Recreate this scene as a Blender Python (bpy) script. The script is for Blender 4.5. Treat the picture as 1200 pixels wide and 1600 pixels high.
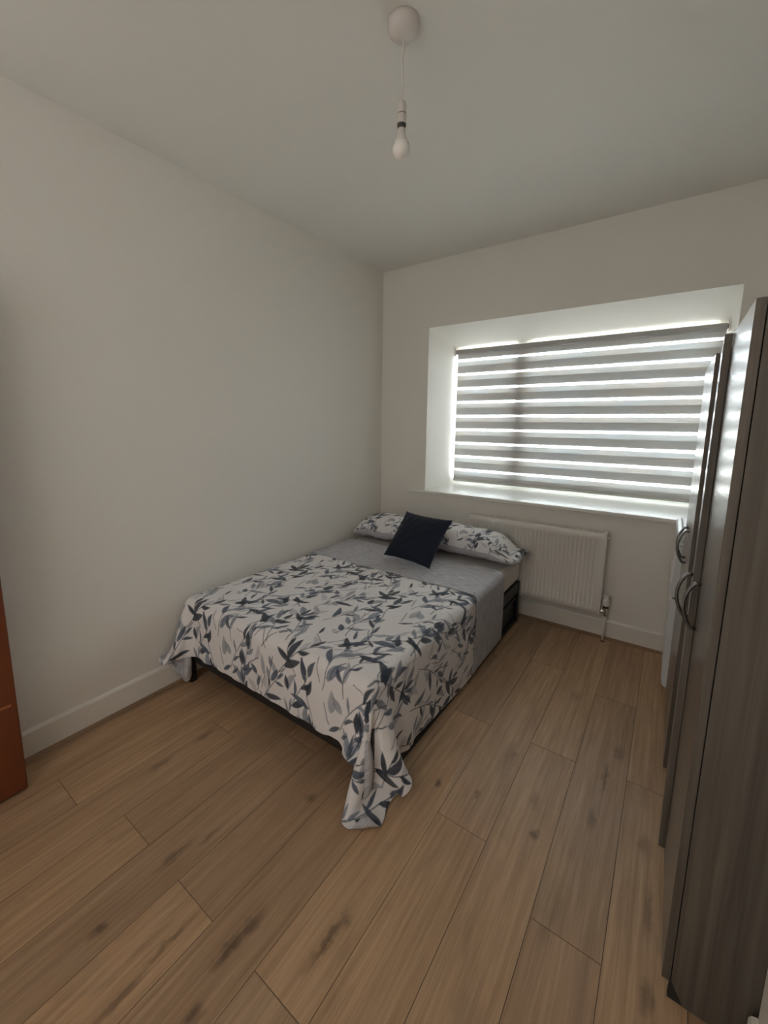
import bpy, bmesh, math, random
import numpy as np
from mathutils import Vector, Matrix

# ------------------------------------------------------------------ scene, camera, light
sc = bpy.context.scene
for o in list(bpy.data.objects):
    bpy.data.objects.remove(o)
C = sc.collection
sc.view_settings.view_transform = 'Standard'
sc.view_settings.look = 'None'
sc.view_settings.gamma = 1.0
sc.view_settings.use_curve_mapping = False
sc.view_settings.exposure = 0.72
sc.render.engine = 'CYCLES'
sc.cycles.use_denoising = True
sc.cycles.max_bounces = 14
sc.cycles.diffuse_bounces = 8
sc.cycles.transmission_bounces = 8
sc.cycles.transparent_max_bounces = 16
sc.cycles.sample_clamp_indirect = 6.0
sc.cycles.caustics_reflective = False
sc.cycles.caustics_refractive = False

CAM = (2.1643, 0.0, 1.4813)
cam_d = bpy.data.cameras.new('camera')
cam = bpy.data.objects.new('camera', cam_d)
C.objects.link(cam)
cam_d.sensor_fit = 'HORIZONTAL'
cam_d.sensor_width = 36.0
cam_d.lens = 647.93 / 1200 * 36.0
cam_d.shift_x = 23.9 / 1200
cam_d.shift_y = -42.85 / 1200
cam_d.clip_start = 0.02
r_ = (0.807160751, 0.590290847, 0.006945318)
u_ = (-0.094816421, 0.118021189, 0.988473998)
f_ = (-0.582667459, 0.798515945, -0.151231337)
cam.matrix_world = Matrix(((r_[0], u_[0], -f_[0], CAM[0]), (r_[1], u_[1], -f_[1], CAM[1]),
                           (r_[2], u_[2], -f_[2], CAM[2]), (0, 0, 0, 1)))
sc.camera = cam

SKY = 33.0
world = bpy.data.worlds.new('daylight')
sc.world = world
world.use_nodes = True
wn = world.node_tree
wn.nodes.clear()
wo = wn.nodes.new('ShaderNodeOutputWorld')
wb = wn.nodes.new('ShaderNodeBackground')
wb.inputs['Strength'].default_value = SKY
wt = wn.nodes.new('ShaderNodeTexCoord')
ws = wn.nodes.new('ShaderNodeSeparateXYZ')
wr = wn.nodes.new('ShaderNodeValToRGB')
wr.color_ramp.elements[0].position = 0.42
wr.color_ramp.elements[0].color = (0.62, 0.60, 0.55, 1)
wr.color_ramp.elements[1].position = 0.56
wr.color_ramp.elements[1].color = (0.86, 0.93, 1.0, 1)
wm = wn.nodes.new('ShaderNodeMath')
wm.operation = 'MULTIPLY_ADD'
wm.inputs[1].default_value = 0.5
wm.inputs[2].default_value = 0.5
wn.links.new(wt.outputs['Generated'], ws.inputs[0])
wn.links.new(ws.outputs['Z'], wm.inputs[0])
wn.links.new(wm.outputs[0], wr.inputs[0])
wn.links.new(wr.outputs[0], wb.inputs[0])
wn.links.new(wb.outputs[0], wo.inputs[0])


def lamp(name, kind, loc, aim, power, size=None, col=(1, 1, 1)):
    d = bpy.data.lights.new(name, kind)
    d.energy = power
    d.color = col
    o = bpy.data.objects.new(name, d)
    C.objects.link(o)
    o.location = loc
    o.rotation_euler = Vector(aim).to_track_quat('-Z', 'Y').to_euler()
    if size:
        d.shape = 'RECTANGLE'
        d.size, d.size_y = size
    return o


sun = lamp('sun', 'SUN', (3, 6, 4), (-0.55, -0.45, -1.1), 9.0, None, (1.0, 0.90, 0.76))
sun.data.angle = math.radians(0.6)
portal = lamp('window_portal', 'AREA', (1.43, 3.97, 1.54), (0, -1, 0), 1.0, (2.1, 1.4))
portal.data.cycles.is_portal = True
rear_fill = lamp('rear_fill_lamp', 'AREA', (1.55, -1.13, 1.75), (0.1, 1, 0.0), 8.0, (1.6, 1.7), (1.0, 0.96, 0.90))  # added fill lamp behind the camera, lifts the brightness of the room

# ------------------------------------------------------------------ room numbers (metres)
D = 3.16        # back wall
H = 2.753       # ceiling
YR = -1.2       # rear of the room
XJ = 2.447      # near right wall
XR = 2.80       # right wall of the alcove
WX0, WX1 = 0.462, 2.397
WZ0, WZ1 = 0.896, 2.240
WY = 3.72


# ------------------------------------------------------------------ helpers
def nodes(name):
    m = bpy.data.materials.new(name)
    m.use_nodes = True
    t = m.node_tree
    b = t.nodes['Principled BSDF']
    return m, t, b


def N(t, kind, **kw):
    n = t.nodes.new('ShaderNode' + kind)
    for k, v in kw.items():
        if k.startswith('i_'):
            key = k[2:]
            n.inputs[int(key) if key.isdigit() else key.replace('_', ' ')].default_value = v
        else:
            setattr(n, k, v)
    return n


def L(t, a, b):
    t.links.new(a, b)


def mixc(t, fac, a, b, mode='MIX'):
    n = t.nodes.new('ShaderNodeMix')
    n.data_type = 'RGBA'
    n.blend_type = mode
    for s, v in ((0, fac), (6, a), (7, b)):
        if isinstance(v, (int, float)):
            n.inputs[s].default_value = v
        elif isinstance(v, tuple):
            n.inputs[s].default_value = v if len(v) == 4 else v + (1,)
        else:
            L(t, v, n.inputs[s])
    return n.outputs[2]


def ramp(t, fac, stops):
    n = t.nodes.new('ShaderNodeValToRGB')
    e = n.color_ramp.elements
    while len(e) < len(stops):
        e.new(0.5)
    for i, (p, c) in enumerate(stops):
        e[i].position = p
        e[i].color = (c, c, c, 1) if isinstance(c, (int, float)) else tuple(c) + (1,)
    L(t, fac, n.inputs[0])
    return n.outputs[0]


def coords(t, scale=(1, 1, 1), kind='Object', rot=(0, 0, 0)):
    tc = N(t, 'TexCoord')
    mp = N(t, 'Mapping')
    mp.inputs['Scale'].default_value = scale
    mp.inputs['Rotation'].default_value = rot
    L(t, tc.outputs[kind], mp.inputs[0])
    return mp.outputs[0]


def noise(t, vec, scale, detail=4, rough=0.55, dist=0.0):
    n = N(t, 'TexNoise', i_Scale=scale, i_Detail=detail, i_Roughness=rough, i_Distortion=dist)
    L(t, vec, n.inputs['Vector'])
    return n.outputs['Fac']


def bump(t, b, h, strength, dist=0.01):
    n = N(t, 'Bump', i_Strength=strength, i_Distance=dist)
    L(t, h, n.inputs['Height'])
    L(t, n.outputs[0], b.inputs['Normal'])
    return n


def plain(name, col, rough=0.5, metal=0.0, var=0.04, bscale=0, bstr=0.1, spec=0.5):
    m, t, b = nodes(name)
    v = coords(t)
    f = noise(t, v, 9.0, 3)
    lo = tuple(c * (1 - var) for c in col)
    hi = tuple(min(1, c * (1 + var)) for c in col)
    L(t, mixc(t, f, lo, hi), b.inputs['Base Color'])
    b.inputs['Roughness'].default_value = rough
    b.inputs['Metallic'].default_value = metal
    b.inputs['Specular IOR Level'].default_value = spec
    if bscale:
        bump(t, b, noise(t, v, bscale, 4), bstr, 0.002)
    return m


def obj(name, me, m=None, parent=None, smooth=False, loc=None):
    if isinstance(me, bmesh.types.BMesh):
        bm = me
        bmesh.ops.recalc_face_normals(bm, faces=bm.faces)
        me = bpy.data.meshes.new(name)
        bm.to_mesh(me)
        bm.free()
    o = bpy.data.objects.new(name, me)
    C.objects.link(o)
    if m is not None:
        for q in (m if isinstance(m, (list, tuple)) else [m]):
            me.materials.append(q)
    if parent is not None:
        o.parent = parent
    if loc is not None:
        o.location = loc
    if smooth:
        me.polygons.foreach_set('use_smooth', [True] * len(me.polygons))
    return o


def thing(name, label, cat, loc, group=None):
    o = bpy.data.objects.new(name, None)
    o.empty_display_size = 0.1
    C.objects.link(o)
    o.location = loc
    o['label'] = label
    o['category'] = cat
    if group:
        o['group'] = group
    return o


def tag(o, label, cat, group=None):
    o['label'] = label
    o['category'] = cat
    if group:
        o['group'] = group
    return o


def struct(name, me, m, smooth=False):
    o = obj(name, me, m, None, smooth)
    o['kind'] = 'structure'
    return o


def box(bm, x0, x1, y0, y1, z0, z1, bev=0.0, seg=2):
    r = bmesh.ops.create_cube(bm, size=1.0)
    vs = r['verts']
    for v in vs:
        v.co = Vector(((x0 + x1) / 2 + v.co.x * (x1 - x0), (y0 + y1) / 2 + v.co.y * (y1 - y0),
                       (z0 + z1) / 2 + v.co.z * (z1 - z0)))
    if bev:
        es = list({e for v in vs for e in v.link_edges})
        bmesh.ops.bevel(bm, geom=es, offset=bev, segments=seg, profile=0.5, affect='EDGES')
    return bm


def bx(*a, **k):
    return box(bmesh.new(), *a, **k)


def quadm(bm, pts, mi=0):
    f = bm.faces.new([bm.verts.new(p) for p in pts])
    f.material_index = mi
    return f


def lathe(bm, prof, cx=0, cy=0, seg=32, cap=True):
    rings = []
    for r, z in prof:
        rings.append([bm.verts.new((cx + r * math.cos(2 * math.pi * i / seg), cy + r * math.sin(2 * math.pi * i / seg), z))
                      for i in range(seg)])
    for a, b in zip(rings, rings[1:]):
        for i in range(seg):
            bm.faces.new((a[i], a[(i + 1) % seg], b[(i + 1) % seg], b[i]))
    if cap:
        bm.faces.new(rings[0])
        bm.faces.new(rings[-1][::-1])
    return bm


def tube(bm, pts, rad, seg=10, flat=1.0):
    pts = [Vector(p) for p in pts]
    rings = []
    up = Vector((0, 0, 1))
    prev = None
    for i, p in enumerate(pts):
        d = (pts[min(i + 1, len(pts) - 1)] - pts[max(i - 1, 0)]).normalized()
        if prev is None:
            n = d.cross(up)
            if n.length < 1e-3:
                n = d.cross(Vector((1, 0, 0)))
            n.normalize()
        else:
            n = (prev - d * prev.dot(d)).normalized()
        prev = n
        b = d.cross(n)
        rings.append([bm.verts.new(p + (n * math.cos(2 * math.pi * k / seg) * flat + b * math.sin(2 * math.pi * k / seg)) * rad)
                      for k in range(seg)])
    for a, b in zip(rings, rings[1:]):
        for k in range(seg):
            bm.faces.new((a[k], a[(k + 1) % seg], b[(k + 1) % seg], b[k]))
    bm.faces.new(rings[0])
    bm.faces.new(rings[-1][::-1])
    return bm


def prism(bm, poly, axis, a, b):
    """extrude a polygon of 2-D points along axis ('x' or 'y') from a to b"""
    def P(p, t):
        return (t, p[0], p[1]) if axis == 'x' else (p[0], t, p[1])
    A = [bm.verts.new(P(p, a)) for p in poly]
    B = [bm.verts.new(P(p, b)) for p in poly]
    n = len(poly)
    bm.faces.new(A)
    bm.faces.new(B[::-1])
    for i in range(n):
        bm.faces.new((A[i], A[(i + 1) % n], B[(i + 1) % n], B[i]))
    return bm


# ------------------------------------------------------------------ materials
def wall_paint(name, col):
    m, t, b = nodes(name)
    v = coords(t)
    f = noise(t, v, 1.3, 3)
    L(t, mixc(t, f, tuple(c * 0.98 for c in col), tuple(c * 1.02 for c in col)), b.inputs['Base Color'])
    b.inputs['Roughness'].default_value = 0.62
    b.inputs['Specular IOR Level'].default_value = 0.35
    bump(t, b, noise(t, v, 90.0, 5, 0.6), 0.10, 0.0015)
    return m


M_WALL = wall_paint('wall_paint', (0.805, 0.782, 0.742))
M_CEIL = wall_paint('ceiling_paint', (0.79, 0.785, 0.755))
M_TRIM = plain('gloss_white_trim', (0.80, 0.78, 0.74), 0.32, var=0.01)
M_SILL = plain('white_sill_paint', (0.83, 0.83, 0.80), 0.22, var=0.01)
M_WHITE = plain('white_plastic', (0.80, 0.78, 0.75), 0.35, var=0.02)
M_RAD = plain('radiator_enamel', (0.78, 0.76, 0.72), 0.35, var=0.01)
M_CHROME = plain('chrome', (0.8, 0.8, 0.8), 0.14, 1.0)
M_STEEL = plain('brushed_handle_steel', (0.22, 0.22, 0.225), 0.30, 1.0)
M_DARK = plain('black_slot', (0.02, 0.02, 0.02), 0.6)
M_BLACK = plain('black_bed_frame', (0.007, 0.008, 0.011), 0.45, var=0.1)
M_MATT = plain('mattress_cotton', (0.74, 0.72, 0.70), 0.9, bscale=60, bstr=0.3)
M_BEAD = None


def wood_floor():
    m, t, b = nodes('oak_laminate')
    at = N(t, 'Attribute', attribute_name='plank')
    sep = N(t, 'SeparateXYZ')
    L(t, at.outputs['Vector'], sep.inputs[0])
    tc = N(t, 'TexCoord')
    off = N(t, 'VectorMath', operation='MULTIPLY')
    L(t, at.outputs['Vector'], off.inputs[0])
    off.inputs[1].default_value = (37.0, 53.0, 11.0)
    add = N(t, 'VectorMath', operation='ADD')
    L(t, tc.outputs['Object'], add.inputs[0])
    L(t, off.outputs[0], add.inputs[1])

    def sc_(s):
        n = N(t, 'VectorMath', operation='MULTIPLY')
        L(t, add.outputs[0], n.inputs[0])
        n.inputs[1].default_value = s
        return n.outputs[0]
    broad = noise(t, sc_((5.0, 0.9, 1)), 1.0, 3, 0.5, 0.6)
    grain = noise(t, sc_((70.0, 2.2, 1)), 1.0, 5, 0.62, 0.25)
    fine = noise(t, sc_((260.0, 6.0, 1)), 1.0, 3, 0.6)
    # cathedral rings
    ringn = noise(t, sc_((3.6, 0.55, 1)), 1.0, 2, 0.4, 0.3)
    mul = N(t, 'Math', operation='MULTIPLY')
    L(t, ringn, mul.inputs[0])
    mul.inputs[1].default_value = 22.0
    fr = N(t, 'Math', operation='PINGPONG')
    L(t, mul.outputs[0], fr.inputs[0])
    fr.inputs[1].default_value = 1.0
    c = mixc(t, broad, (0.36, 0.233, 0.136), (0.65, 0.455, 0.288))
    c = mixc(t, ramp(t, grain, [(0.32, 0.0), (0.68, 1.0)]), mixc(t, 1.0, c, (0.70, 0.66, 0.62), 'MULTIPLY'), c)
    c = mixc(t, ramp(t, fr.outputs[0], [(0.0, 0.22), (0.35, 0.0)]), c, mixc(t, 1.0, c, (0.76, 0.70, 0.64), 'MULTIPLY'))
    c = mixc(t, ramp(t, fine, [(0.35, 0.22), (0.6, 0.0)]), c, (0.16, 0.10, 0.06))
    # every plank its own tone
    tone = mixc(t, sep.outputs['Z'], (0.90, 0.89, 0.90), (1.09, 1.06, 1.02))
    c = mixc(t, 1.0, c, tone, 'MULTIPLY')
    # soft grey clouds
    cloud = ramp(t, noise(t, sc_((8.0, 2.4, 1)), 1.0, 3, 0.6, 0.8), [(0.60, 0.0), (0.76, 0.4)])
    c = mixc(t, cloud, c, (0.20, 0.135, 0.10))
    # knots in their places (x, y, half width, half length, strength)
    knots = [(.916, .599, .016, .08, .8), (.955, .70, .010, .04, .5), (.940, .35, .016, .035, .9), (1.145, .317, .016, .07, .7),
             (1.131, .46, .010, .08, .6), (1.29, .62, .022, .06, .8), (1.285, .55, .02, .07, .9), (1.33, .418, .022, .03, .9),
             (1.497, .738, .012, .11, .9), (1.505, .80, .022, .03, .7), (1.136, 1.031, .020, .030, .8), (1.511, 1.402, .014, .022, .9),
             (1.892, 1.411, .016, .024, .9), (1.663, 1.437, .012, .03, .7), (2.066, 1.841, .012, .10, .75), (2.05, 1.60, .016, .06, .6),
             (2.10, 2.03, .022, .05, .6), (1.70, 1.70, .028, .12, .45), (1.86, 1.55, .02, .05, .4), (2.24, 1.36, .014, .09, .6),
             (2.246, 1.132, .018, .05, .7), (2.00, 1.20, .03, .12, .35), (1.713, 1.727, .02, .05, .5), (.504, .971, .016, .06, .6),
             (.499, .759, .02, .05, .6), (1.30, .17, .02, .05, .6), (2.22, 1.60, .02, .05, .5), (1.86, 2.35, .02, .05, .5)]
    dn = N(t, 'TexNoise', i_Scale=26.0, i_Detail=3.0)
    L(t, tc.outputs['Object'], dn.inputs['Vector'])
    dv = N(t, 'VectorMath', operation='MULTIPLY_ADD')
    L(t, dn.outputs['Color'], dv.inputs[0])
    dv.inputs[1].default_value = (0.035, 0.05, 0)
    dv.inputs[2].default_value = (-0.0175, -0.025, 0)
    dp = N(t, 'VectorMath', operation='ADD')
    L(t, tc.outputs['Object'], dp.inputs[0])
    L(t, dv.outputs[0], dp.inputs[1])
    acc = None
    for kx, ky, a, l, s in knots:
        mp = N(t, 'Mapping', vector_type='POINT')
        mp.inputs['Scale'].default_value = (1 / a, 1 / l, 0)
        mp.inputs['Location'].default_value = (-kx / a, -ky / l, 0)
        L(t, dp.outputs[0], mp.inputs[0])
        ln = N(t, 'VectorMath', operation='LENGTH')
        L(t, mp.outputs[0], ln.inputs[0])
        mr = N(t, 'MapRange', interpolation_type='SMOOTHSTEP')
        mr.inputs[1].default_value = 0.15
        mr.inputs[2].default_value = 1.35
        mr.inputs[3].default_value = s
        mr.inputs[4].default_value = 0.0
        L(t, ln.outputs['Value'], mr.inputs[0])
        if acc is None:
            acc = mr.outputs[0]
        else:
            mx = N(t, 'Math', operation='MAXIMUM')
            L(t, acc, mx.inputs[0])
            L(t, mr.outputs[0], mx.inputs[1])
            acc = mx.outputs[0]
    km = N(t, 'Math', operation='MULTIPLY')
    L(t, acc, km.inputs[0])
    L(t, ramp(t, grain, [(0.3, 1.0), (0.7, 0.55)]), km.inputs[1])
    c = mixc(t, km.outputs[0], c, (0.085, 0.048, 0.028))
    L(t, c, b.inputs['Base Color'])
    L(t, ramp(t, grain, [(0.2, 0.50), (0.8, 0.40)]), b.inputs['Roughness'])
    b.inputs['Specular IOR Level'].default_value = 0.4
    bump(t, b, fine, 0.12, 0.001)
    return m


M_FLOOR = wood_floor()
M_GROOVE = plain('plank_groove', (0.15, 0.095, 0.06), 0.7)
M_BEAD = plain('oak_scotia', (0.25, 0.155, 0.09), 0.45, var=0.15)


def grain_wood(name, dark, light, rough, scale=(60, 60, 1.2), spec=0.5, coat=0.0, bstr=0.08):
    m, t, b = nodes(name)
    v = coords(t, scale)
    g = noise(t, v, 1.0, 5, 0.65, 0.15)
    v2 = coords(t, (9, 9, 0.35))
    g2 = noise(t, v2, 1.0, 3, 0.5, 0.4)
    c = mixc(t, ramp(t, g, [(0.3, 0.0), (0.7, 1.0)]), dark, light)
    c = mixc(t, ramp(t, g2, [(0.35, 0.35), (0.65, 0.0)]), c, dark)
    L(t, c, b.inputs['Base Color'])
    b.inputs['Roughness'].default_value = rough
    b.inputs['Specular IOR Level'].default_value = spec
    b.inputs['Coat Weight'].default_value = coat
    b.inputs['Coat Roughness'].default_value = 0.24
    bump(t, b, g, bstr, 0.001)
    return m


M_WARD = grain_wood('taupe_wood_side', (0.068, 0.057, 0.046), (0.165, 0.143, 0.117), 0.55)
M_WDOOR = grain_wood('taupe_wood_door', (0.085, 0.070, 0.060), (0.14, 0.12, 0.10), 0.30, (120, 120, 1.5), 0.6, 0.4, 0.05)
M_DOORW = grain_wood('orange_brown_door', (0.115, 0.027, 0.008), (0.16, 0.040, 0.011), 0.42, (40, 40, 1.0))

# ------------------------------------------------------------------ floor
rnd = random.Random(4)
PW, PL = 0.1902, 1.29
XS0 = 1.571
joint = {0: 1.278, 1: 1.855, 2: 1.137, 3: 1.882, -1: 1.852, -2: 1.20, -3: 0.56, -4: 1.21, -5: 0.56, -6: 1.05, -7: 0.47, -8: 1.3}
bm = bmesh.new()
lay = bm.faces.layers.int.new('pid')
seeds = []
x_min, x_max, y_min, y_max = 0.0, XR, YR, D
for k in range(-9, 8):
    xa, xb = XS0 + k * PW, XS0 + (k + 1) * PW
    ca, cb = max(xa, x_min), min(xb, x_max)
    if cb <= ca:
        continue
    j0 = joint.get(k, rnd.random() * PL)
    n0 = math.floor((y_min - j0) / PL)
    y = j0 + n0 * PL
    while y < y_max:
        ya, yb = max(y, y_min), min(y + PL, y_max)
        if yb > ya:
            g, d = 0.0011, 0.0012
            X = [ca + g, cb - g]
            Y = [ya + g, yb - g]
            top = [bm.verts.new((X[i], Y[j], 0)) for i, j in ((0, 0), (1, 0), (1, 1), (0, 1))]
            out = [bm.verts.new((xx, yy, -d)) for xx, yy in ((ca, ya), (cb, ya), (cb, yb), (ca, yb))]
            pid = len(seeds)
            seeds.append((rnd.random(), rnd.random(), rnd.random()))
            f = bm.faces.new(top)
            f[lay] = pid
            for i in range(4):
                f = bm.faces.new((out[i], out[(i + 1) % 4], top[(i + 1) % 4], top[i]))
                f[lay] = pid
                f.material_index = 1
        y += PL
quadm(bm, [(x_min, y_min, -0.02), (x_max, y_min, -0.02), (x_max, y_max, -0.02), (x_min, y_max, -0.02)], 1)
me = bpy.data.meshes.new('floor')
bm.faces.ensure_lookup_table()
pids = [f[lay] for f in bm.faces]
bm.to_mesh(me)
bm.free()
a = me.attributes.new('plank', 'FLOAT_VECTOR', 'FACE')
vals = []
for q in pids:
    vals.extend(seeds[q])
a.data.foreach_set('vector', vals)
struct('floor', me, [M_FLOOR, M_GROOVE])

# ------------------------------------------------------------------ room shell
struct('ceiling', bx(-0.15, XR + 0.15, YR - 0.15, D, H, H + 0.12), M_CEIL)
struct('wall_left', bx(-0.15, 0.0, YR - 0.15, D, -0.02, H), M_WALL)
struct('wall_right', bx(XR, XR + 0.15, 1.14, D, -0.02, H), M_WALL)
struct('wall_right_near', bx(XJ, XR + 0.15, YR - 0.15, 1.14, -0.02, H), M_WALL)
bm = bmesh.new()
box(bm, 0.0, 0.10, YR - 0.15, YR, -0.02, H)
box(bm, 1.00, XJ, YR - 0.15, YR, -0.02, H)
box(bm, 0.10, 1.00, YR - 0.15, YR, 2.05, H)
struct('wall_rear', bm, M_WALL)
struct('door_2', bx(0.10, 1.00, YR - 0.12, YR - 0.08, 0.0, 2.05), M_TRIM)

# window wall with the deep reveal, the soffit falls towards the glass
ZS = 2.150
bm = bmesh.new()
x0, x1, z0, z1 = -0.15, XR + 0.15, -0.02, H + 0.12
quadm(bm, [(x0, D, z0), (WX0, D, z0), (WX0, D, z1), (x0, D, z1)])
quadm(bm, [(WX1, D, z0), (x1, D, z0), (x1, D, z1), (WX1, D, z1)])
quadm(bm, [(WX0, D, z0), (WX1, D, z0), (WX1, D, WZ0 - .028), (WX0, D, WZ0 - .028)])
quadm(bm, [(WX0, D, WZ1), (WX1, D, WZ1), (WX1, D, z1), (WX0, D, z1)])
Y2 = WY + 0.18
quadm(bm, [(WX0, D, WZ0 - .028), (WX0, Y2, WZ0 - .028), (WX0, Y2, ZS), (WX0, WY, ZS), (WX0, D, WZ1)])
quadm(bm, [(WX1, D, WZ0 - .028), (WX1, Y2, WZ0 - .028), (WX1, Y2, ZS), (WX1, WY, ZS), (WX1, D, WZ1)])
quadm(bm, [(WX0, D, WZ1), (WX1, D, WZ1), (WX1, WY, ZS), (WX0, WY, ZS)])
quadm(bm, [(WX0, WY, ZS), (WX1, WY, ZS), (WX1, Y2, ZS), (WX0, Y2, ZS)])
quadm(bm, [(WX0, D, WZ0 - .028), (WX1, D, WZ0 - .028), (WX1, Y2, WZ0 - .028), (WX0, Y2, WZ0 - .028)])
# outer faces
quadm(bm, [(x0, Y2, z0), (WX0, Y2, z0), (WX0, Y2, z1), (x0, Y2, z1)])
quadm(bm, [(WX1, Y2, z0), (x1, Y2, z0), (x1, Y2, z1), (WX1, Y2, z1)])
quadm(bm, [(WX0, Y2, z0), (WX1, Y2, z0), (WX1, Y2, WZ0 - .028), (WX0, Y2, WZ0 - .028)])
quadm(bm, [(WX0, Y2, ZS), (WX1, Y2, ZS), (WX1, Y2, z1), (WX0, Y2, z1)])
quadm(bm, [(x0, D, z0), (x0, Y2, z0), (x0, Y2, z1), (x0, D, z1)])
quadm(bm, [(x1, D, z0), (x1, Y2, z0), (x1, Y2, z1), (x1, D, z1)])
quadm(bm, [(x0, D, z1), (x1, D, z1), (x1, Y2, z1), (x0, Y2, z1)])
quadm(bm, [(x0, D, z0), (x1, D, z0), (x1, Y2, z0), (x0, Y2, z0)])
bmesh.ops.remove_doubles(bm, verts=bm.verts, dist=1e-5)
struct('wall_back', bm, M_WALL)

# skirting boards and oak scotia
SK, SH, B0 = 0.016, 0.135, 0.0


def board(name, p, q, n, m=M_TRIM):
    """skirting from p to q (xy), n = direction into the room"""
    bm = bmesh.new()
    prof = [(0, 0.0), (SK, 0.0), (SK, SH - 0.012), (SK - 0.004, SH - 0.004), (0.004, SH), (0, SH)]
    P, Q, n = Vector(p), Vector(q), Vector(n)
    A = [bm.verts.new((P.x + n.x * a, P.y + n.y * a, b)) for a, b in prof]
    B = [bm.verts.new((Q.x + n.x * a, Q.y + n.y * a, b)) for a, b in prof]
    for i in range(len(prof)):
        j = (i + 1) % len(prof)
        bm.faces.new((A[i], A[j], B[j], B[i]))
    bm.faces.new(A)
    bm.faces.new(B[::-1])
    o = struct(name, bm, m)
    return o


def bead(name, p, q, n):
    bm = bmesh.new()
    R = 0.016
    prof = [(SK, 0.0005)] + [(SK + R - R * math.sin(a) * 0.75, 0.0005 + R - R * math.cos(a) * 0.75 - 0.0)
                            for a in []] + [(SK + R, 0.0005), (SK + R, 0.004), (SK + 0.005, 0.015), (SK, 0.016)]
    P, Q, n = Vector(p), Vector(q), Vector(n)
    A = [bm.verts.new((P.x + n.x * a, P.y + n.y * a, b)) for a, b in prof]
    B = [bm.verts.new((Q.x + n.x * a, Q.y + n.y * a, b)) for a, b in prof]
    for i in range(len(prof)):
        j = (i + 1) % len(prof)
        bm.faces.new((A[i], A[j], B[j], B[i]))
    bm.faces.new(A)
    bm.faces.new(B[::-1])
    return struct(name, bm, M_BEAD)


board('baseboard_left', (0, YR), (0, D), (1, 0))
board('baseboard_back', (0 + SK, D), (XR, D), (0, -1))
board('baseboard_right', (XJ, YR), (XJ, 1.14), (-1, 0))
bead('trim_1', (0, YR), (0, D - SK), (1, 0))
bead('trim_2', (SK, D), (XR, D), (0, -1))

# sill board, nosing past the reveal
bm = bmesh.new()
box(bm, 0.308, 2.52, D - 0.038, D - 0.001, WZ0 - 0.026, WZ0, 0.006, 3)
box(bm, WX0 + 0.001, WX1 - 0.001, D - 0.004, WY + 0.094, WZ0 - 0.026, WZ0)
struct('trim_3', bm, M_SILL)

# ------------------------------------------------------------------ window
m, t, b = nodes('window_glass')
t.nodes.remove(b)
tr = N(t, 'BsdfTransparent')
tr.inputs[0].default_value = (0.95, 0.97, 0.96, 1)
gl = N(t, 'BsdfGlossy')
gl.inputs['Roughness'].default_value = 0.02
fr = N(t, 'Fresnel', i_IOR=1.45)
mx = N(t, 'MixShader')
L(t, fr.outputs[0], mx.inputs[0])
L(t, tr.outputs[0], mx.inputs[1])
L(t, gl.outputs[0], mx.inputs[2])
L(t, mx.outputs[0], t.nodes['Material Output'].inputs[0])
M_GLASS = m
M_UPVC = plain('white_upvc', (0.80, 0.81, 0.80), 0.3, var=0.01)
ZT, ZB = ZS, WZ0
Ya, Yb = WY + 0.055, WY + 0.125
bm = bmesh.new()
FW = 0.062
box(bm, WX0 + .002, WX0 + .022, Ya, Yb, ZB, ZT - .002, 0.004)
box(bm, WX1 - FW, WX1 - .002, Ya, Yb, ZB, ZT - .002, 0.006)
box(bm, WX0 + .022, WX1 - FW, Ya, Yb, ZB, ZB + FW, 0.006)
box(bm, WX0 + .022, WX1 - FW, Ya, Yb, ZT - .024, ZT - .002, 0.004)
box(bm, 1.005, 1.110, Ya, Yb, ZB + FW, ZT - .024, 0.006)
wf = struct('window_1', bm, M_UPVC)
bm = bmesh.new()
box(bm, WX0 + .018, 1.010, Ya + .03, Ya + .036, ZB + FW - .005, ZT - .020)
obj('pane', bm, M_GLASS, wf)
bm = bmesh.new()
box(bm, 1.100, WX1 - FW + .005, Ya + .03, Ya + .036, ZB + FW - .005, ZT - .020)
obj('pane', bm, M_GLASS, wf)


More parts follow.
